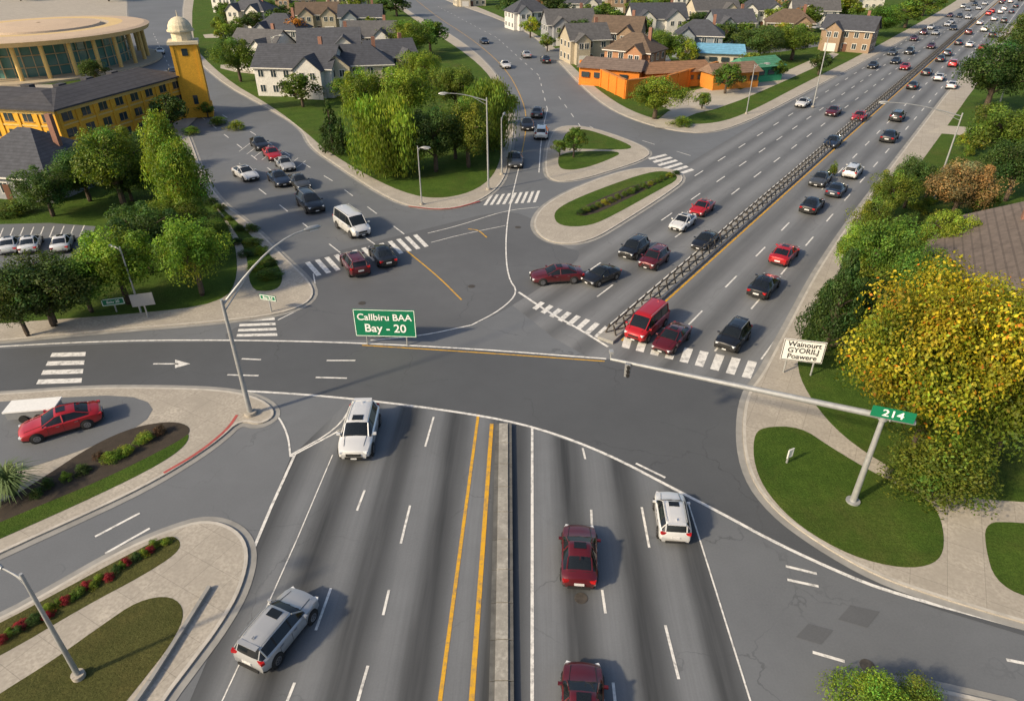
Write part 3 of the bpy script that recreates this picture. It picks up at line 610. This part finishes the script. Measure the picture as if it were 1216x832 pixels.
mb=MB(); mb.tube([(0,0,0),(0,0,.12)],.42,14); mb.tube([(0,0,.1),(0,0,zt*.5),(0,0,zt+.15)],[.2,.17,.145],14); mb.obj('pole',[MT['steel']],parent=e,smooth=True)
mb=MB(); mb.tube([q0-ad*1.6,q0,q0.lerp(q1,.5),q1],[.16,.2,.16,.1],12); mb.tube([q0-Vector((0,0,.22)),q0+Vector((0,0,.22))],.26,12); mb.obj('arm',[MT['steel']],parent=e,smooth=True)
mb=MB(); yaw=math.atan2(-ad.y,-ad.x); mb.box((.2,-.42,zt+.45),(2.2,.05,.7),0,yaw); mb.tube([(.2,-.35,zt-.1),(.2,-.35,zt+.6)],.04,6,1); mb.obj('name_panel',[MT['sgreen'],MT['steel']],parent=e)
t=text(e,'214',.62,(.19,-.455,zt+.45),MT['text'],sx=1.2); t.rotation_euler=(math.radians(90),0,yaw)
mb=MB(); c=q0.lerp(q1,.93); mb.box((c.x,c.y-.2,zt-.42),(.34,.28,.95),0,yaw)
for i,dz in enumerate((.3,0,-.3)): mb.tube([(c.x,c.y-.34,zt-.42+dz),(c.x,c.y-.5,zt-.42+dz)],.12,10,1)
c2=q1; mb.tube([c2,c2+Vector((0,0,.5))],.05,6,2); mb.box(c2+Vector((0,0,.55)),(.25,.35,.18),2)
mb.obj('signal_head',[MT['sback'],MT['black'],MT['steel']],parent=e)
def lamp(name,x,y,h,arm,rise,yaw,r=.13,foot=True,s=1):
    X,Y=G(x,y); e=empty(name,(X,Y,.12),yaw); mb=MB()
    if foot: mb.tube([(0,0,0),(0,0,.25)],r*3,12,1)
    mb.tube([(0,0,0),(0,0,h*.5),(0,0,h)],[r*1.3,r,r*.75],10,0); mb.obj('pole',[MT['steel'],MT['conc']],parent=e,smooth=True)
    mb=MB(); n=8; pts=[(arm*k/n,0,h-.4+rise*math.sin(k/n*math.pi/2)) for k in range(n+1)]
    mb.tube(pts,[r*.6-(r*.25)*k/n for k in range(n+1)],8,0); mb.tube([(0,0,h-.9),(arm*.35,0,h-.4+rise*math.sin(.35*math.pi/2)-.05)],r*.3,6,0)
    mb.obj('arm',[MT['steel']],parent=e,smooth=True)
    mb=MB(); a=pts[-1]; mb.tube([(a[0]-.1,0,a[2]),(a[0]+.3,0,a[2]),(a[0]+.9,0,a[2]-.02),(a[0]+1.1,0,a[2]-.05)],[.08,.17,.15,.05],10,0); mb.box((a[0]+.55,0,a[2]-.14),(.6,.22,.06),1)
    mb.obj('lamp_head',[MT['steel'],MT['hlight']],parent=e,smooth=True)
lamp('street_lamp',298,493,9.4,6.6,3.5,math.radians(42),.15)
lamp('street_lamp',95,805,7.2,1.2,.3,math.radians(160),.10)
lamp('street_lamp',580,226,12,5,1.0,math.radians(185),.11); lamp('street_lamp',596,208,8,1.5,.5,math.radians(80),.1); lamp('street_lamp',501,244,7.5,.5,.2,0,.08)
lamp('street_lamp',1108,238,11,9,1.4,math.radians(172),.11); lamp('street_lamp',965,128,14,2.5,1,math.radians(180),.11); lamp('street_lamp',886,136,9,1.8,.5,0,.09); lamp('street_lamp',168,372,6.5,.6,.2,math.radians(150),.08,False)
lamp('street_lamp',1185,128,11,3,1,math.radians(170),.11); lamp('street_lamp',330,92,9,2,.6,0,.1)
# ---------------------------------------------------------------- buildings
def house(x,y,w,d,st,yaw,wc,rc,name='house',hip=False,fl=3.0,wing=True,seed=0,rh=None,z=.1):
    X,Y=G(x,y); e=empty(name,(X,Y,z),math.radians(yaw)); r=random.Random(seed+int(x)); h=st*fl
    mb=MB(); mb.box((0,d/2,h/2),(w,d,h)); 
    ww=w*.34; wxs=r.choice(([-.24],[.24],[-.28,.26])) if wing else []
    wxs=[k*w for k in wxs]
    for wx in wxs: mb.box((wx,-.9,h/2-.1),(ww,2.4,h-.2))
    rh=rh or min(w,d)*.36
    if not hip: mb.add([(-w/2,0,h),(-w/2,d,h),(-w/2,d/2,h+rh)],[(0,2,1)]); mb.add([(w/2,0,h),(w/2,d,h),(w/2,d/2,h+rh)],[(0,1,2)])
    for wx in wxs: mb.add([(wx-ww/2,-2.1,h-.2),(wx+ww/2,-2.1,h-.2),(wx,-2.1,h-.2+ww*.42)],[(0,1,2)])
    mb.obj('walls',[wallm(wc)],parent=e)
    mb=MB(); o=.5; k=(d/2 if hip else -o); t=.18
    def slab(q): 
        n=len(q); mb.add([(a,b,c) for a,b,c in q]+[(a,b,c-t) for a,b,c in q],[tuple(range(n)),tuple(range(2*n-1,n-1,-1))]+[(i,i+n,(i+1)%n+n,(i+1)%n) for i in range(n)])
    ov=o*rh/(d/2); zt_=.19
    slab([(-w/2-o,-o,h-ov+zt_),(w/2+o,-o,h-ov+zt_),(w/2-k,d/2,h+rh+zt_),(-w/2+k,d/2,h+rh+zt_)])
    slab([(w/2+o,d+o,h-ov+zt_),(-w/2-o,d+o,h-ov+zt_),(-w/2+k,d/2,h+rh+zt_),(w/2-k,d/2,h+rh+zt_)])
    if hip: slab([(w/2+o,-o,h-ov+zt_),(w/2+o,d+o,h-ov+zt_),(w/2-k,d/2,h+rh+zt_)]); slab([(-w/2-o,d+o,h-ov+zt_),(-w/2-o,-o,h-ov+zt_),(-w/2+k,d/2,h+rh+zt_)])
    for wx in wxs:
        g=ww*.42; yb=d*.4; hw=h-.2+zt_
        slab([(wx-ww/2-.4,-2.5,hw-.33),(wx,-2.5,hw+g),(wx,yb,hw+g),(wx-ww/2-.4,yb,hw-.33)]); slab([(wx,-2.5,hw+g+.001),(wx+ww/2+.4,-2.5,hw-.33),(wx+ww/2+.4,yb,hw-.33),(wx,yb,hw+g+.001)])
    mb.obj('roof',[roofm(rc)],parent=e)
    mb=MB()
    def win(cx,cy,cz,a,b,ax):
        if ax=='x': mb.box((cx,cy,cz),(a+.24,.08,b+.24),1); mb.box((cx,cy-.03,cz),(a,.08,b),0); mb.box((cx,cy-.04,cz),(.07,.085,b),1)
        else: mb.box((cx,cy,cz),(.08,a+.24,b+.24),1); sx=.03 if cx>0 else -.03; mb.box((cx+sx,cy,cz),(.08,a,b),0)
    for s in range(st):
        zc=s*fl+1.6; n=max(2,int(w/2.8))
        for i in range(n):
            cx=-w/2+w*(i+.5)/n
            if any(abs(cx-wx)<ww/2+.5 for wx in wxs): continue
            win(cx,-.02,zc,1.1,1.35,'x')
        for wx in wxs:
            if s==0: mb.box((wx,-2.12,1.2),(ww*.66,.1,2.2),1)
            else: win(wx-ww*.2,-2.12,zc,1.0,1.3,'x'); win(wx+ww*.2,-2.12,zc,1.0,1.3,'x')
        for i in range(max(2,int(d/3))):
            cy=d*(i+.5)/max(2,int(d/3)); win(w/2+.02,cy,zc,1.0,1.3,'y'); win(-w/2-.02,cy,zc,1.0,1.3,'y')
    mb.box((0,-o-.06,h-ov+.06),(w+2*o,.1,.2),1)
    mb.obj('windows',[MT['wglass'],MT['trim']],parent=e)
    mb=MB(); mb.box((w*.02,-.04,1.05),(1.0,.16,2.1)); mb.obj('door',[MT['door']],parent=e)
    mb=MB(); mb.box((w*.28,d*.55,h+rh*.9),(.8,.6,rh*1.1)); mb.obj('chimney',[wallm((.28,.14,.10))],parent=e)
WL=[(.62,.60,.55),(.55,.49,.38),(.34,.24,.16),(.30,.31,.33),(.66,.65,.62),(.42,.22,.12),(.46,.40,.30),(.24,.28,.32)]
RL=[(.055,.06,.075),(.12,.085,.06),(.09,.09,.095),(.18,.12,.08),(.07,.075,.09)]
HL=[(352,116,17,10,2,-8,4,0),(425,112,16,9,2,12,1,0),(304,86,13,9,2,-20,4,2),(395,84,15,9,2,10,0,4),(330,62,14,10,2,-10,3,0),(440,72,14,9,2,0,4,2),(380,40,14,9,2,10,6,1),(295,34,15,10,2,-15,0,4),(430,44,14,9,2,5,7,0),(350,18,15,10,2,0,2,2),(268,16,13,9,2,-20,4,1),(410,14,16,10,2,0,1,0),(470,100,11,8,2,25,6,4),
(632,36,14,10,2,20,4,0),(678,54,15,10,2,10,3,2),(728,66,14,10,2,-20,2,1),(742,92,12,9,2,-35,5,1),(700,76,11,9,2,15,6,2),(782,46,18,11,2,5,4,0),(826,70,13,9,2,-15,7,0),(690,24,15,10,2,0,0,4),(850,34,17,10,2,10,1,2),(902,34,16,10,2,-10,4,0),(745,16,18,10,2,0,2,3),(820,14,18,10,2,0,4,0),(940,14,18,10,2,0,5,2),(1000,62,14,9,2,-35,2,0),(965,34,16,10,2,-10,4,2),(880,8,20,10,2,0,3,0),(560,8,14,10,2,15,1,1),(640,8,18,10,2,0,5,1),(1020,12,20,10,2,-10,0,2),(700,2,18,10,2,0,4,0),(870,52,13,9,2,8,7,4),(935,52,14,9,2,-12,2,1)]
for i,h_ in enumerate(HL): house(*h_[:6],WL[h_[6]],RL[h_[7]],seed=i,hip=(i%3==1),name='brick_house' if h_[6] in(2,5) else 'house')
house(12,238,14,12,1,-12,WL[3],RL[0],seed=3,hip=True,wing=False,fl=3.4)
house(1318,388,20,15,1,62,WL[2],(.13,.105,.09),seed=4,hip=False,wing=False,fl=3.4,rh=3.6)
rr=random.Random(4)
for i in range(44):
    x=rr.choice((rr.uniform(250,450),rr.uniform(560,1080),rr.uniform(1240,1500),rr.uniform(-200,120))); y=rr.uniform(-40,-4); house(x,y,16,11,2,rr.uniform(-30,30),rr.choice(WL),rr.choice(RL),seed=i,hip=i%2==0)
for i in range(260):
    if i<170: x=rr.choice((rr.uniform(245,440),rr.uniform(560,1100),rr.uniform(1240,1500),rr.uniform(-300,130))); y=rr.uniform(-42,4)
    else: x=rr.choice((rr.uniform(245,440),rr.uniform(665,960),rr.uniform(665,960))); y=rr.uniform(4,62 if x<930 else 40)
    Xg,Yg=G(x,y); o=mkobj('deciduous_tree',rr.choice(TM['round_s']),(Xg,Yg,.1),rr.uniform(0,6)); s=rr.uniform(8,13)*(1 if i<170 else .72); o.scale=(s,s,s*.9); o.color=(*GR[rr.choice('gggdlyold' if i%3==0 else 'ggdld')],1)
YW=(.76,.40,.03); YM=wallm(YW)
def wing(A,B,dp,h,st,parent,rh=1.6,n=None):
    A=Vector(A);B=Vector(B); L=(B-A).length; a=math.atan2((B-A).y,(B-A).x)
    e=empty('wing',(A.x,A.y,.1),a); e.parent=parent
    mb=MB(); mb.box((L/2,dp/2,h/2),(L,dp,h),0); mb.box((L/2,-.06,h-.35),(L,.12,.5),1)
    for k in range(1,st): mb.box((L/2,-.05,k*h/st+.05),(L,.1,.22),1)
    n=n or int(L/3.3)
    for i in range(n+1): mb.box((L*i/n if 0<i<n else (.2 if i==0 else L-.2),-.08,h/2-.3),(.45,.16,h-.6),0)
    mb.obj('walls',[YM,wallm((.68,.48,.16))],parent=e)
    mb=MB(); o=.7; v=[(-o,-o,h),(L+o,-o,h),(L+o,dp+o,h),(-o,dp+o,h),(dp/3,dp/2,h+rh),(L-dp/3,dp/2,h+rh)]
    v2=[(p[0],p[1],p[2]+.25) for p in v]; mb.add(v2,[(0,1,5,4),(1,2,5),(2,3,4,5),(3,0,4)]); mb.add(v[:4]+v2[:4],[(0,1,5,4),(1,2,6,5),(2,3,7,6),(3,0,4,7),(3,2,1,0)])
    for k in range(3): mb.box((L*(.3+.2*k),dp*.62,h+rh*.9),(1.6,1.2,1.0))
    mb.obj('roof',[roofm((.05,.05,.058))],parent=e)
    mb=MB(); fh=h/st
    for s in range(st):
        for i in range(n):
            cx=L*(i+.5)/n; mb.box((cx,-.02,s*fh+fh*.5),(L/n*.46,.1,fh*.5),0); mb.box((cx,-.08,s*fh+fh*.5-fh*.27),(L/n*.6,.14,.12),1); mb.box((cx,-.05,s*fh+fh*.5),(.07,.1,fh*.5),1)
        for i in range(int(dp/3.3)):
            for xx in (0,L): mb.box((xx,1.8+i*3.3,s*fh+fh*.5),(.1,1.4,fh*.5),0)
    mb.obj('windows',[MT['wglass'],wallm((.5,.3,.1))],parent=e); return e
yb=empty('yellow_building',(0,0,0))
hh=hgt(G(90,187)[1],130)
wing(G(-150,176),G(84,190),13,hh,3,yb); w2=wing(G(86,189),G(226,139),11,hh,3,yb)
tx=text(yb,'P8n',1.9,(0,0,0),MT['tdark']); c=G(44,186); tx.location=(c[0],c[1]-.6,hh*.36)
X,Y=G(238,137); th=hgt(Y,52); e=empty('yellow_tower',(X,Y,.1),.35); mb=MB(); s=2.2
mb.box((0,0,th/2),(2*s,2*s,th),0)
for sx in(-1,1):
    for sy in(-1,1): mb.box((sx*s*.92,sy*s*.92,th/2),(.55,.55,th+.1),0)
mb.box((0,0,1),(2*s+.6,2*s+.6,2),0); mb.box((0,0,th+.25),(2*s+.8,2*s+.8,.5),1)
mb.tube([(0,0,th+.5),(0,0,th+2.0)],s*.8,12,1); mb.tube([(0,0,th+2.0),(0,0,th+2.3)],s*1.05,16,1)
mb.tube([(0,0,th+2.3+s*.95*math.sin(a)) for a in (0,.35,.7,1.05,1.35,1.55)],[s*.95*math.cos(a) for a in (0,.35,.7,1.05,1.35,1.55)],20,1); mb.tube([(0,0,th+4.3),(0,0,th+5.4)],[.12,.03],6,1)
mb.obj('shaft_and_dome',[YM,wallm((.70,.62,.45))],parent=e)
mb=MB()
for rz in (0,1,2,3):
    R=Matrix.Rotation(rz*math.pi/2,3,'Z'); c=R@Vector((0,-s-.02,3.2)); mb.box(c,(.8,.1,1.6) if rz%2==0 else (.1,.8,1.6)); c=R@Vector((0,-s-.02,th*.9)); mb.box(c,(1.0,.1,1.2) if rz%2==0 else (.1,1.0,1.2))
mb.obj('windows',[MT['wglass']],parent=e)
cx,cy=-122,192; e=empty('round_arena_building',(cx,cy,.1)); RX,RY=23,28; n=26
def el(k,f,N=n): a=2*math.pi*k/N; return (RX*f*math.cos(a),RY*f*math.sin(a))
mb=MB(); mb.prism([el(k,.80) for k in range(n)],0,7.8,0); mb.obj('glass_wall',[simple('arena_glass',(.08,.20,.19),.1)],parent=e)
mb=MB(); 
for k in range(n):
    p=el(k,.97); 
    mb.tube([(p[0],p[1],0),(p[0],p[1],7.7)],.5,8,0)
    q=el(k,.81); mb.tube([(q[0],q[1],0),(q[0],q[1],7.7)],.16,5,1); a=el(k+.5,.81); mb.tube([(a[0],a[1],0),(a[0],a[1],7.7)],.1,5,1)
for z in (2.6,5.2):
    for k in range(n): a,b=el(k,.812),el(k+1,.812); mb.tube([(a[0],a[1],z),(b[0],b[1],z)],.12,4,1)
mb.prism([el(k/2,1.12) for k in range(2*n)],0,.5,2); mb.obj('columns',[wallm((.70,.50,.18)),wallm((.55,.45,.28)),wallm((.5,.42,.3))],parent=e)
mb=MB(); N=64
def ring(f0,z0,f1,z1,mi): 
    vs=[(*el(k,f0,N),z0) for k in range(N)]+[(*el(k,f1,N),z1) for k in range(N)]; mb.add(vs,[(k,(k+1)%N,N+(k+1)%N,N+k) for k in range(N)],mi)
prof=[(.98,7.6),(1.05,7.8),(1.07,8.8),(1.02,9.1),(.80,9.4),(.66,9.35),(.64,8.9),(.60,8.9),(.58,9.6),(.3,10.1),(.02,10.2)]
for i,(a,b) in enumerate(zip(prof[:-1],prof[1:])): ring(a[0],a[1],b[0],b[1],1 if i in(5,6) else 2 if i in (1,4) else 0)
ring(.98,7.6,.5,7.6,0)
mb.obj('ring_roof',[wallm((.60,.46,.33)),wallm((.35,.30,.24)),wallm((.68,.50,.24))],parent=e)
def longwall(name,pl,h,t,m,cap):
    mb=MB(); p=[Vector(G(*q)) for q in pl]
    for a,b in zip(p[:-1],p[1:]):
        c=(a+b)/2; L=(b-a).length; an=math.atan2((b-a).y,(b-a).x); mb.box((c.x,c.y,h/2+.1),(L,t,h),0,an); mb.box((c.x,c.y,h+.2),(L+.2,t+.25,.2),1,an)
        for k in range(int(L/4)+1): q=a.lerp(b,k/max(1,int(L/4))); mb.box((q.x,q.y,h/2+.2),(.6,t+.4,h+.2),0,an)
    mb.obj(name,[m,cap])
OR=wallm((.74,.23,.02))
longwall('orange_wall',[(690,92),(742,118),(790,112),(848,94)],3.6,.5,OR,wallm((.5,.2,.05)))
def pavilion(x,y,w,d,h,yaw,wc,rc,name):
    X,Y=G(x,y); e=empty(name,(X,Y,.1),math.radians(yaw)); mb=MB(); mb.box((0,d/2,h/2),(w,d,h)); mb.box((0,-.1,h*.2),(w+.1,.3,h*.4)); mb.obj('walls',[wallm(wc)],parent=e)
    mb=MB(); mb.add([(-w/2-.6,-.8,h),(w/2+.6,-.8,h),(w/2+.6,d+.6,h),(-w/2-.6,d+.6,h),(-w/2,d/2,h+1.8),(w/2,d/2,h+1.8)],[(0,1,5,4),(2,3,4,5),(1,2,5),(3,0,4),(3,2,1,0)]); mb.obj('roof',[roofm(rc)],parent=e)
    mb=MB(); 
    for i in range(int(w/3)): mb.box((-w/2+1.5+i*3,-.28,h*.62),(1.9,.12,h*.3))
    mb.obj('windows',[MT['wglass']],parent=e)
pavilion(852,82,12,9,3.6,-15,(.55,.5,.4),(.14,.34,.50),'blue_roof_pavilion'); pavilion(905,98,11,6,3.4,25,(.05,.36,.18),(.06,.22,.13),'green_pavilion'); pavilion(872,106,12,5,3.4,20,(.66,.24,.03),(.2,.13,.09),'orange_pavilion'); pavilion(722,104,14,8,3.8,-25,(.72,.22,.02),(.16,.12,.1),'orange_pavilion'); pavilion(805,104,16,7,3.2,15,(.66,.24,.03),(.24,.13,.07),'orange_pavilion')
# ---------------------------------------------------------------- light & camera
az=math.radians(-122); el_=math.radians(31)
w=bpy.data.worlds.new('World'); sc.world=w; w.use_nodes=True; nt=w.node_tree; bg=nt.nodes['Background']
sky=nt.nodes.new('ShaderNodeTexSky'); sky.sky_type='NISHITA'; sky.sun_disc=False; sky.sun_elevation=el_; sky.sun_rotation=az; sky.dust_density=3.0; sky.air_density=1.0
nt.links.new(sky.outputs[0],bg.inputs[0]); bg.inputs[1].default_value=.15
L=bpy.data.lights.new('sun','SUN'); L.energy=4.8; L.angle=math.radians(3); L.color=(1,.82,.56); lo=bpy.data.objects.new('sun',L); sc.collection.objects.link(lo)
d=-Vector((math.sin(az)*math.cos(el_),math.cos(az)*math.cos(el_),math.sin(el_))); lo.rotation_euler=d.to_track_quat('-Z','Y').to_euler(); lo.location=(0,0,80)
cam=bpy.data.cameras.new('camera'); co=bpy.data.objects.new('camera',cam); sc.collection.objects.link(co); co.location=(0,0,H); co.rotation_euler=(math.pi/2-P,0,0)
cam.sensor_width=36; cam.lens=F/1216*36; cam.clip_end=8000; cam.clip_start=.5; sc.camera=co
sc.view_settings.view_transform='Standard'; sc.view_settings.look='None'; sc.view_settings.exposure=0
